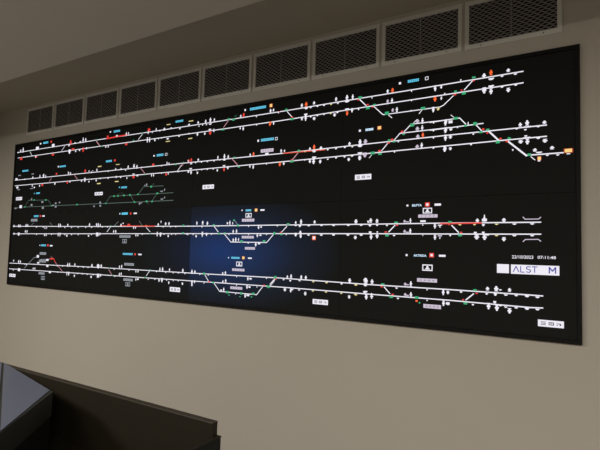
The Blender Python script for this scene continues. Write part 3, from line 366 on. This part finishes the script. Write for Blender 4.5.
  ('u', 'w', [(0.511, 0.29, 0.038, 0.024),(0.095, 0.238, 0.021, 0.017),(1.091, 0.233, 0.019, 0.025),(1.333, 0.23, 0.018, 0.027),(0.445, 0.173, 0.019, 0.019),(0.473, 0.174, 0.019, 0.019),(0.186, 0.23, 0.023, 0.031),(0.216, 0.23, 0.02, 0.028),(0.987, 0.228, 0.019, 0.035),(1.014, 0.229, 0.019, 0.033),(1.405, 0.232, 0.017, 0.031),(1.427, 0.232, 0.015, 0.026),(1.33, 0.233, 0.021, 0.027),(1.455, 0.233, 0.023, 0.029),(1.416, 0.231, 0.025, 0.036),(1.689, 0.236, 0.016, 0.021),(1.716, 0.24, 0.016, 0.025),(2.158, 0.235, 0.014, 0.026),(2.187, 0.234, 0.018, 0.035),(2.261, 0.235, 0.015, 0.019),(2.399, 0.238, 0.016, 0.021),(1.692, 0.176, 0.016, 0.023),(1.714, 0.18, 0.016, 0.023),(2.399, 0.232, 0.016, 0.021),(2.49, 0.23, 0.018, 0.031),(2.519, 0.229, 0.017, 0.025),(2.78, 0.232, 0.015, 0.016),(2.804, 0.235, 0.015, 0.024),(2.784, 0.175, 0.015, 0.016),(2.809, 0.181, 0.015, 0.024),(2.494, 0.156, 0.018, 0.027),(2.519, 0.16, 0.015, 0.021),(2.794, 0.121, 0.015, 0.025),(2.772, 0.114, 0.015, 0.01),(3.313, 0.233, 0.014, 0.018),(3.341, 0.237, 0.016, 0.025),(3.416, 0.236, 0.016, 0.023),(3.449, 0.235, 0.017, 0.023),(3.748, 0.233, 0.02, 0.023),(3.847, 0.24, 0.025, 0.025),(3.75, 0.23, 0.013, 0.021),(3.852, 0.236, 0.023, 0.029),(3.889, 0.233, 0.02, 0.025),(4.116, 0.233, 0.015, 0.029),(4.117, 0.174, 0.015, 0.029),(3.887, 0.163, 0.012, 0.011),(4.511, 0.231, 0.019, 0.018),(4.552, 0.233, 0.022, 0.026),(4.613, 0.231, 0.017, 0.018)]),
  ('d', 'w', [(0.675, 0.205, 0.036, 0.017),(0.721, 0.15, 0.034, 0.017),(0.201, 0.152, 0.041, 0.028),(0.096, 0.145, 0.018, 0.014),(0.982, 0.148, 0.017, 0.033),(1.009, 0.149, 0.019, 0.035),(1.093, 0.134, 0.021, 0.02),(1.327, 0.134, 0.019, 0.017),(1.411, 0.149, 0.017, 0.036),(1.433, 0.15, 0.015, 0.029),(1.889, 0.207, 0.013, 0.02),(1.914, 0.207, 0.015, 0.018),(1.329, 0.138, 0.019, 0.015),(1.422, 0.151, 0.026, 0.031),(1.455, 0.155, 0.017, 0.021),(1.893, 0.143, 0.015, 0.02),(1.916, 0.147, 0.02, 0.013),(2.154, 0.149, 0.017, 0.022),(2.185, 0.153, 0.021, 0.032),(2.259, 0.138, 0.015, 0.021),(2.4, 0.136, 0.017, 0.015),(3.0, 0.205, 0.016, 0.023),(3.022, 0.206, 0.018, 0.011),(2.4, 0.139, 0.016, 0.017),(2.495, 0.134, 0.017, 0.018),(2.995, 0.149, 0.017, 0.023),(3.016, 0.151, 0.017, 0.011),(2.982, 0.089, 0.016, 0.025),(3.005, 0.095, 0.024, 0.011),(3.297, 0.15, 0.022, 0.02),(3.341, 0.148, 0.015, 0.025),(3.448, 0.135, 0.019, 0.022),(3.747, 0.136, 0.018, 0.019),(3.854, 0.145, 0.018, 0.028),(3.855, 0.143, 0.018, 0.028),(3.888, 0.149, 0.018, 0.026),(4.291, 0.198, 0.014, 0.03),(4.315, 0.2, 0.014, 0.016),(4.292, 0.141, 0.014, 0.028),(4.315, 0.142, 0.019, 0.012),(4.291, 0.2, 0.014, 0.028),(4.315, 0.198, 0.015, 0.016),(4.293, 0.141, 0.016, 0.028),(4.316, 0.141, 0.017, 0.016),(4.516, 0.144, 0.019, 0.032),(4.555, 0.139, 0.02, 0.031),(4.613, 0.129, 0.02, 0.026),(4.612, 0.13, 0.015, 0.023)]),
  ('t', 'w', [(0.298, 0.209, 0.018, 0.01),(0.327, 0.205, 0.017, 0.01),(0.832, 0.212, 0.015, 0.009),(0.908, 0.212, 0.015, 0.009),(1.141, 0.213, 0.014, 0.009),(1.212, 0.213, 0.014, 0.009),(1.281, 0.214, 0.014, 0.009),(0.837, 0.155, 0.015, 0.009),(1.134, 0.155, 0.014, 0.009),(1.205, 0.155, 0.014, 0.009),(1.275, 0.156, 0.014, 0.009),(1.355, 0.156, 0.013, 0.008),(1.623, 0.212, 0.013, 0.008),(1.807, 0.212, 0.012, 0.008),(2.123, 0.214, 0.011, 0.008),(2.222, 0.212, 0.011, 0.007),(2.301, 0.212, 0.01, 0.007),(2.353, 0.214, 0.01, 0.007),(2.421, 0.212, 0.01, 0.007),(1.637, 0.156, 0.013, 0.008),(2.034, 0.152, 0.011, 0.008),(2.108, 0.155, 0.011, 0.008),(2.235, 0.155, 0.011, 0.007),(2.305, 0.155, 0.01, 0.007),(2.356, 0.156, 0.01, 0.007),(2.421, 0.214, 0.01, 0.008),(2.568, 0.214, 0.01, 0.008),(2.648, 0.212, 0.009, 0.008),(2.903, 0.213, 0.009, 0.008),(3.152, 0.214, 0.008, 0.007),(2.611, 0.155, 0.009, 0.008),(2.906, 0.157, 0.009, 0.008),(3.077, 0.155, 0.008, 0.007),(2.901, 0.098, 0.009, 0.008),(3.336, 0.209, 0.013, 0.011),(3.285, 0.213, 0.015, 0.007),(3.404, 0.213, 0.015, 0.007),(3.696, 0.21, 0.015, 0.008),(3.847, 0.215, 0.019, 0.013),(3.351, 0.155, 0.019, 0.009),(3.403, 0.155, 0.015, 0.007),(3.851, 0.173, 0.021, 0.011),(3.848, 0.21, 0.021, 0.011),(3.844, 0.17, 0.017, 0.013),(4.035, 0.205, 0.013, 0.008),(4.205, 0.207, 0.007, 0.008),(4.044, 0.149, 0.013, 0.008),(4.206, 0.15, 0.007, 0.008),(4.382, 0.206, 0.013, 0.008),(4.507, 0.205, 0.013, 0.008),(4.548, 0.206, 0.015, 0.015),(4.571, 0.228, 0.011, 0.007),(4.596, 0.205, 0.017, 0.007),(4.643, 0.206, 0.015, 0.007),(4.689, 0.207, 0.016, 0.007),(4.441, 0.146, 0.011, 0.008),(4.545, 0.166, 0.014, 0.013),(4.571, 0.152, 0.017, 0.008),(4.596, 0.146, 0.015, 0.007),(4.643, 0.146, 0.015, 0.007),(4.689, 0.147, 0.016, 0.007),(4.691, 0.205, 0.018, 0.008),(4.736, 0.204, 0.017, 0.008),(4.691, 0.145, 0.018, 0.008),(4.736, 0.146, 0.017, 0.008)]),
  ('b', 'g', [(1.558, 0.218, 0.027, 0.01),(1.605, 0.162, 0.023, 0.01),(2.048, 0.224, 0.024, 0.009),(1.996, 0.164, 0.024, 0.011),(2.608, 0.221, 0.019, 0.015),(2.697, 0.163, 0.017, 0.012),(2.828, 0.104, 0.02, 0.017),(2.948, 0.104, 0.017, 0.016),(3.048, 0.109, 0.021, 0.013),(3.168, 0.162, 0.021, 0.016),(3.22, 0.224, 0.018, 0.011),(2.938, 0.082, 0.01, 0.006),(3.035, 0.087, 0.01, 0.008),(2.843, 0.086, 0.009, 0.008),(3.221, 0.227, 0.018, 0.013),(3.954, 0.222, 0.02, 0.009),(4.004, 0.154, 0.021, 0.011),(4.149, 0.161, 0.02, 0.013),(4.165, 0.134, 0.008, 0.008),(4.451, 0.22, 0.018, 0.009),(4.404, 0.149, 0.018, 0.01)]),
  ('g', 'o', [(2.956, 0.343, 0.021, 0.019)]),
  ('t', 'y', [(3.503, 0.212, 0.016, 0.008),(3.595, 0.211, 0.018, 0.008),(3.788, 0.21, 0.015, 0.008),(3.502, 0.156, 0.016, 0.008),(3.593, 0.155, 0.016, 0.008),(3.695, 0.154, 0.015, 0.008),(3.786, 0.154, 0.015, 0.008),(3.788, 0.208, 0.019, 0.008),(3.789, 0.152, 0.019, 0.008)]),
  ('b', 'a', [(4.149, 0.143, 0.012, 0.01)]),
  ('u', 'l', [(4.084, 0.23, 0.017, 0.016),(4.085, 0.173, 0.017, 0.016)]),
  ('b', 'l', [(4.098, 0.227, 0.015, 0.006),(4.098, 0.169, 0.015, 0.006)]),
 ],
}
LABELS = [
  (1, 'n', 'c', 0.5292, 1.3728, 0.0838, 0.0195),
  (1, 'n', 'c', 1.5703, 1.3663, 0.0821, 0.0172),
  (1, 'n', 'c', 2.2984, 1.3609, 0.0812, 0.0155),
  (1, 'n', 'c', 3.0372, 1.3597, 0.1351, 0.0185),
  (2, 'n', 'c', 3.1245, 1.1341, 0.1062, 0.0181),
  (2, 'o', 'w', 3.197, 1.1321, 0.0186, 0.0201),
  (2, 'p', 'l', 3.1246, 1.0599, 0.1033, 0.0225),
  (1, 'n', 'c', 4.1152, 1.3652, 0.065, 0.0162),
  (1, 'o', 'w', 4.1914, 1.3653, 0.0185, 0.0188),
  (2, 'n', 's', 3.8557, 1.1175, 0.0504, 0.0139),
  (2, 'm', 'w', 3.8211, 0.8392, 0.1037, 0.0316),
  (2, 'n', 'c', 0.2053, 1.1239, 0.1078, 0.0167),
  (2, 'n', 'c', 0.8265, 1.123, 0.0934, 0.0156),
  (3, 'n', 'c', 0.4506, 0.8915, 0.0621, 0.0161),
  (3, 'm', 'w', 0.1217, 0.851, 0.1095, 0.0317),
  (2, 'n', 'c', 1.4854, 1.1185, 0.0792, 0.0172),
  (2, 'n', 'c', 2.1039, 1.1178, 0.0744, 0.0185),
  (2, 'o', 'w', 2.1719, 1.1172, 0.0255, 0.0183),
  (3, 'm', 'w', 1.3718, 0.8468, 0.1083, 0.0273),
  (3, 'n', 'c', 1.6969, 0.885, 0.0705, 0.0152),
  (4, 'n', 'c', 1.7211, 0.6692, 0.0739, 0.0177),
  (2, 'm', 'w', 2.6157, 0.8424, 0.1083, 0.0302),
  (4, 'n', 'c', 0.4428, 0.6709, 0.079, 0.0176),
  (4, 'p', 'q', 0.4129, 0.633, 0.1079, 0.024),
  (5, 'n', 'c', 0.5937, 0.3946, 0.0814, 0.0171),
  (5, 'p', 'q', 0.5907, 0.3184, 0.1031, 0.0233),
  (5, 'p', 'q', 0.5899, 0.2469, 0.1139, 0.0232),
  (5, 'p', 'q', 0.588, 0.1337, 0.0975, 0.02),
  (5, 'm', 'w', 0.0873, 0.0919, 0.1123, 0.0293),
  (5, 'o', 'q', 0.614, 0.0917, 0.0592, 0.0337),
  (4, 'n', 'c', 1.7212, 0.6679, 0.078, 0.0177),
  (4, 'p', 'q', 1.7369, 0.4819, 0.1345, 0.0189),
  (4, 'o', 'q', 1.7356, 0.444, 0.053, 0.0324),
  (5, 'n', 'c', 1.7817, 0.3413, 0.1206, 0.016),
  (5, 'p', 'q', 1.8037, 0.2593, 0.1157, 0.0199),
  (5, 'p', 'q', 1.8006, 0.1357, 0.1116, 0.0198),
  (5, 'o', 'q', 1.7992, 0.0999, 0.0558, 0.0303),
  (5, 'm', 'w', 2.3257, 0.0914, 0.1063, 0.033),
  (4, 'n', 'c', 2.9852, 0.6638, 0.048, 0.0136),
  (4, 'o', 'w', 2.988, 0.6298, 0.0508, 0.0294),
  (4, 'p', 'l', 2.9851, 0.5972, 0.1044, 0.0192),
  (4, 'p', 'l', 2.9871, 0.4824, 0.1013, 0.0168),
  (4, 'p', 'l', 3.0084, 0.4077, 0.0837, 0.0167),
  (5, 'n', 'c', 2.8873, 0.3409, 0.0725, 0.0136),
  (5, 'o', 'w', 2.9223, 0.3001, 0.0515, 0.0315),
  (5, 'p', 'l', 2.9154, 0.2605, 0.1061, 0.0169),
  (5, 'p', 'l', 2.9035, 0.1373, 0.1034, 0.0179),
  (5, 'm', 'w', 3.555, 0.0922, 0.1057, 0.03),
  (4, 'X0', 's', 4.1445, 0.6626, 0.0539, 0.0138),
  (4, 'o', 'w', 4.2028, 0.6318, 0.0508, 0.0308),
  (4, 'p', 'l', 4.2049, 0.6028, 0.1051, 0.0172),
  (4, 'X1', 's', 4.1644, 0.3885, 0.0715, 0.0135),
  (5, 'o', 'w', 4.206, 0.3243, 0.0558, 0.0339),
  (5, 'p', 'l', 4.2041, 0.2565, 0.1079, 0.0196),
  (5, 'p', 'l', 4.2332, 0.1196, 0.0939, 0.0211),
  (4, 'X2', 'w', 4.6711, 0.3938, 0.0946, 0.017),
  (4, 'X3', 'w', 4.7758, 0.3942, 0.0775, 0.0158),
  (5, 'm', 'w', 4.7918, 0.0837, 0.1082, 0.0316),
]

Y1, Y2, Y3 = -0.0006, -0.0012, -0.0018
def rect(b, x, z, w, h, c, y=Y2, sh=0.0):
    if y == Y2 and c == 'w': y -= .0002
    if c in 'rg' and y == Y2 and x < 2.4: w *= .72; h *= .72
    b.quad([(x - w / 2, y, z - h / 2), (x + w / 2, y, z - h / 2), (x + w / 2 + sh, y, z + h / 2), (x - w / 2 + sh, y, z + h / 2)], EMK.index(c))
def disc(b, x, z, rx, rz, c, y=Y2, n=10):
    b.quad([(x + rx * math.cos(i * 2 * math.pi / n), y, z + rz * math.sin(i * 2 * math.pi / n)) for i in range(n)], EMK.index(c))
def line(b, pts, w, c, y=Y1):
    for (xa, za), (xb, zb) in zip(pts, pts[1:]):
        d = Vector((xb - xa, zb - za)); d.normalize(); n = Vector((-d.y, d.x)) * w / 2; e = d * w * 0.2
        b.quad([(xa - e.x - n.x, y, za - e.y - n.y), (xb + e.x - n.x, y, zb + e.y - n.y),
                (xb + e.x + n.x, y, zb + e.y + n.y), (xa - e.x + n.x, y, za - e.y + n.y)], EMK.index(c))
def signal(b, x, z, w, h, c, up):
    s = 1 if up else -1
    if h < w * 0.75:
        rect(b, x, z, w, h, c); return
    base = z - s * h / 2
    rect(b, x, base + s * h * 0.08, w * .8, h * 0.16, c)            # foot on the track
    rect(b, x, base + s * h * 0.24, w * 0.4, h * 0.20, c)           # mast
    disc(b, x, base + s * h * 0.50, w * 0.5, h * 0.24, c)           # lamp head
    disc(b, x, base + s * h * 0.84, w * 0.27, h * 0.16, c)          # top knob
def glyph(b, k, c, e):
    x, z, w, h = e
    if k == 'u': signal(b, x, z, w, h, c, True)
    elif k == 'd': signal(b, x, z, w, h, c, False)
    elif k == 't':
        rect(b, x, z + h * .15, w, h * .6, c); rect(b, x, z - h * .3, w * .6, h * .4, c)
    elif k == 'g':
        rect(b, x, z, w * 1.12, h * 1.12, 'd' if c != 'r' else 'r', Y1 - .0004)
        if c in 'oy': rect(b, x, z, w * .86, h * .86, 'h', Y3)
    else: rect(b, x, z, w, h, c)

SCREEN = [EM[k] for k in EMK]
ROWNAME = {1: 'top pair of white track lines with signals', 2: 'second pair of track lines with a siding fan',
           3: 'thin dim green branch line on the left', 4: 'pair of level track lines below the middle',
           5: 'lowest pair of track lines sloping down right'}
for row in LINES:
    b = MB()
    for c, w, pts in LINES[row]: line(b, pts, w, c, Y1 if c == 'w' else Y1 - .0002)
    for k, c, es in GLYPHS[row]:
        for e in es: glyph(b, k, c, e)
    o = b.build('track_diagram', SCREEN, vw); o['label'] = ROWNAME[row]

def text_mesh(txt, x, z, w, h, mat, name, parent, y=Y2, bold=0.0):
    cu = bpy.data.curves.new(name, 'FONT'); cu.body = txt; cu.size = 1; cu.align_x = 'LEFT'; cu.offset = bold; cu.resolution_u = 2
    t = bpy.data.objects.new(name, cu); COL.objects.link(t)
    bpy.context.view_layer.update()
    me = bpy.data.meshes.new_from_object(t.evaluated_get(bpy.context.evaluated_depsgraph_get()))
    bpy.data.objects.remove(t); bpy.data.curves.remove(cu)
    xs = [v.co.x for v in me.vertices]; ys = [v.co.y for v in me.vertices]
    x0, x1, y0, y1 = min(xs), max(xs), min(ys), max(ys)
    for v in me.vertices:
        v.co = Vector((x - w / 2 + (v.co.x - x0) / (x1 - x0) * w, y, z - h / 2 + (v.co.y - y0) / (y1 - y0) * h))
    me.materials.clear(); me.materials.append(mat); me.name = name
    o = bpy.data.objects.new(name, me); COL.objects.link(o)
    if parent: o.parent = parent; o.matrix_parent_inverse = Matrix.Translation(-parent.location)
    return o

TEXT = {'X0': 'EKPTA', 'X1': 'AKTRIDA', 'X2': '22/10/2023', 'X3': '07:11:48'}
def pseudo(b, x, z, w, h, c, y=Y2):          # lettering too small to read: a tight run of strokes
    n = max(3, int(w / (h * 0.62)))
    rect(b, x, z + h * .33, w, h * .26, c, y); rect(b, x, z - h * .33, w, h * .26, c, y)
    for i in range(n):
        rect(b, x - w / 2 + w * (i + .5) / n, z, w / n * .66, h * .62, c, y - .0002)

for row, k, c, x, z, w, h in LABELS:
    b = MB()
    if k in TEXT:
        nm = 'station_name' if k in ('X0', 'X1') else ('date_readout' if k == 'X2' else 'time_readout')
        text_mesh(TEXT[k], x, z, w, h * .92, EM[c], nm, vw, bold=0.025 if k in ('X0', 'X1') else 0.012)
    elif k == 'n':
        pseudo(b, x, z, w, h, c); b.build('station_name', SCREEN, vw)
    elif k == 'p':
        rect(b, x, z, w, h, c)
        n = max(4, int(w / .022))
        for i in range(n): rect(b, x - w * .42 + w * .84 * (i + .5) / n, z, w / n * .35, h * .38, 'q' if c == 'l' else 'k', Y3)
        b.build('platform_bar', SCREEN, vw)
    elif k == 'o':
        t = min(w, h) * .17
        rect(b, x, z + h / 2 - t / 2, w, t, c); rect(b, x, z - h / 2 + t / 2, w, t, c)
        rect(b, x - w / 2 + t / 2, z, t, h - 2 * t, c); rect(b, x + w / 2 - t / 2, z, t, h - 2 * t, c)
        if w > .04:                                                # little train figure inside
            rect(b, x, z - h * .2, w * .46, h * .16, c); disc(b, x, z + h * .04, w * .13, h * .24, c)
        b.build('platform_icon' if w > .04 else 'status_box', SCREEN, vw)
    elif k == 'm':
        rect(b, x, z, w, h, c if c != 'm' else 'w')
        q = w * .2
        for j in (-1, 0, 1): rect(b, x - w * .29, z + j * h * .2, q, h * .09, 'x', Y3)
        rect(b, x + w * .02, z + h * .17, q, h * .1, 'x', Y3); rect(b, x + w * .02, z - h * .17, q, h * .1, 'x', Y3)
        for j in (-1, 1): rect(b, x + w * .02 + j * q * .42, z, q * .16, h * .4, 'x', Y3)
        rect(b, x + w * .02, z, q * .3, h * .1, 'x', Y3)
        rect(b, x + w * .30, z + h * .08, q * .8, h * .1, 'x', Y3); rect(b, x + w * .37, z - h * .06, q * .3, h * .22, 'x', Y3)
        rect(b, x + w * .25, z - h * .16, q * .25, h * .1, 'x', Y3)
        b.build('menu_bar', SCREEN, vw)

# logo banner: white square, white strip with blue capitals
b = MB(); rect(b, 4.5828, 0.3342, 0.0555, 0.0440, 'w'); b.build('white_tile', SCREEN, vw)
b = MB(); rect(b, 4.7240, 0.3332, 0.2092, 0.0452, 'w')
lo = b.build('logo_banner', SCREEN, vw); lo['label'] = 'white strip with the letters ALST M in blue'
b = MB(); T = .0042; ZT, ZB = 0.3480, 0.3205
def st(*p): line(b, list(p), T, 'n', Y3)
st((4.6299, ZB), (4.6425, ZT), (4.6550, ZB))                                   # A without its bar
st((4.6632, ZT), (4.6632, ZB), (4.6790, ZB))                                   # L
st((4.7065, ZT - .002), (4.6990, ZT), (4.6900, ZT - .002), (4.6890, .3375), (4.6960, .3345), (4.7050, .3325), (4.7070, .3250), (4.7000, ZB), (4.6880, ZB + .002))
st((4.7130, ZT), (4.7360, ZT)); st((4.7245, ZT), (4.7245, ZB))                 # T
T = .0055
st((4.7870, ZB), (4.7870, ZT), (4.8000, .3300), (4.8130, ZT), (4.8130, ZB))    # M
b.build('logo_letters', SCREEN, lo)

# ------------------------------------------------------------------ air vents above the video wall
OW, OH, ZV0 = 0.412, 0.216, 1.508           # opening of a vent
def make_vent():
    t = empty('air_vent', (0, 0.01, ZV0), '', 'air vent', 'air vents in a row above the video wall')
    f = MB(); s, bt, tp = 0.021, 0.025, 0.022
    f.box(-s, OW + s, -0.007, 0, -bt, 0); f.box(-s, OW + s, -0.007, 0, OH, OH + tp)
    f.box(-s, 0, -0.007, 0, 0, OH); f.box(OW, OW + s, -0.007, 0, 0, OH)
    def mk(bm, name, mat, bev=0, par=None):
        o = bpy.data.objects.new(name, bm.mesh(name, mat)); COL.objects.link(o); o.parent = par or t
        if bev: md = o.modifiers.new('bevel', 'BEVEL'); md.width = bev; md.segments = 2
        return o
    vf = mk(f, 'vent_frame', M_ALU, 0.002)
    bk = MB(); bk.box(0, OW, -0.0015, 0, 0, OH); o = mk(bk, 'duct_shade_sheet', M_DUCT_SHADE)  # flat sheet painted as duct shade; the wall has no opening here
    # expanded-metal mesh: zigzag strands meeting in flat diamonds
    ms = MB(); p = 0.0118; nx = 24; dx = OW / nx; n = int(OH / p); th = 0.0025
    for r_ in range(n + 1):
        zc = r_ * p + (OH - n * p) / 2
        for i in range(nx):
            s0 = 1 if (i + r_) % 2 == 0 else -1
            za, zb = zc + s0 * p * .27, zc - s0 * p * .27
            za = min(max(za, .001), OH - .001); zb = min(max(zb, .001), OH - .001)
            xa, xb = i * dx, (i + 1) * dx
            ms.quad([(xa, -.0055, za - th), (xb, -.0055, zb - th), (xb, -.0035, zb + th), (xa, -.0035, za + th)])
            ms.quad([(xa, -.0055, za - th), (xa, -.0030, za - th), (xb, -.0030, zb - th), (xb, -.0055, zb - th)])
    mo = mk(ms, 'mesh_screen', M_MESH)
    cb = MB(); cb.box(OW / 2 - .002, OW / 2 + .002, -0.0032, -0.0015, 0, OH); mk(cb, 'centre_bar', M_MESH, par=mo)
    for xs in (0.06, OW - .06):
        sw = MB(); sw.prism([(xs + .0035 * math.cos(a * math.pi / 4), 0.0035 * math.sin(a * math.pi / 4)) for a in range(8)], 0, 0.0015)
        o = mk(sw, 'screw', M_SCREW, par=vf)
        for v in o.data.vertices: v.co = Vector((v.co.x, -0.007 - v.co.z, -0.0125 + v.co.y))
    return t
def copy_tree(o, parent=None):
    c = o.copy(); COL.objects.link(c)
    if parent: c.parent = parent
    for ch in list(o.children): copy_tree(ch, c)
    return c
vent0 = make_vent()
ORD = ['farthest left', 'second from the left end', 'third from the left end', 'fourth from the left end', 'fifth from the left end',
       'fifth from the right end', 'fourth from the right end', 'third from the right end', 'second from the right end', 'farthest right']
for i in range(10):
    v = vent0 if i == 0 else copy_tree(vent0)
    v.location = (0.188 + 0.4695 * i, 0.01, ZV0)
    v['label'] = {0: 'smallest-looking grey mesh air vent, farthest left above the video wall',
                  9: 'largest-looking grey mesh air vent, farthest right above the screen corner'}.get(
        i, 'grey-framed mesh air vent above the video wall, ' + ORD[i])

# ------------------------------------------------------------------ dark partition workstation
ws = empty('workstation', (3.0, -1.4, ZF), 'dark brown workstation with low partition standing before the beige wall', 'desk')
bp_ = one('back_partition', M_PART, ws, 0.002, boxes=[(1.30, 3.638, -1.030, -1.002, ZF, -0.319)])
tr = one('edge_trim', M_TRIM, bp_, 0.0015, boxes=[(1.30, 3.638, -1.032, -1.000, -0.319, -0.315)]); tr['label'] = 'lighter brown edge strip'
ep_ = one('end_panel', M_BODY, ws, 0.002, boxes=[(3.638, 3.658, -1.85, -1.002, ZF, -0.376)])
one('end_panel_trim', M_PART, ep_, 0.0015, boxes=[(3.636, 3.660, -1.852, -1.000, -0.376, -0.371)])
d = MB(); d.prism([(1.40, -1.033), (3.634, -1.033), (3.634, -1.80), (3.325, -1.80), (2.822, -1.210), (2.812, -1.197), (2.04, -1.043), (1.40, -1.042)], -0.630, -0.600)
d.build('desktop', M_DESK, ws, bevel=0.003)

# ------------------------------------------------------------------ angled console with a pale top
ZT_ = -0.290
cs = empty('console', (2.3, -1.8, ZF), 'angular control console with pale blue-grey top and thick dark edge', 'console')
slab = [(1.20, -1.045), (2.035, -1.045), (2.800, -1.202), (3.130, -1.602), (3.485, -2.02), (2.95, -2.45), (1.20, -2.45)]
d = MB(); d.prism(slab, ZT_ - 0.115, ZT_ - 0.004); d.build('fascia', M_FASCIA, cs, bevel=0.001)
C1, S1, S2 = (2.778, -1.2045), (3.120, -1.597), (2.052, -1.048)
gap = 0.004
d = MB(); d.prism([(S2[0] + .012, S2[1] - .002), C1, (S1[0] - .004, S1[1] + .006)], ZT_ - 0.004, ZT_); d.build('top_panel', M_TOP, cs)
d = MB(); d.prism([(1.22, -1.052), (S2[0] - .004, S2[1] - .006), (S1[0] - .006, S1[1] - .008), (3.465, -2.01), (2.94, -2.42), (1.22, -2.42)], ZT_ - 0.004, ZT_); d.build('top_panel', M_TOP, cs)
inn = [(1.21, -1.05), (2.034, -1.05), (2.798, -1.206), (3.126, -1.604), (3.48, -2.02), (2.945, -2.44), (1.21, -2.44)]
d = MB(); d.prism(inn, ZF, ZT_ - 0.115); d.build('cabinet_body', M_BODY, cs)
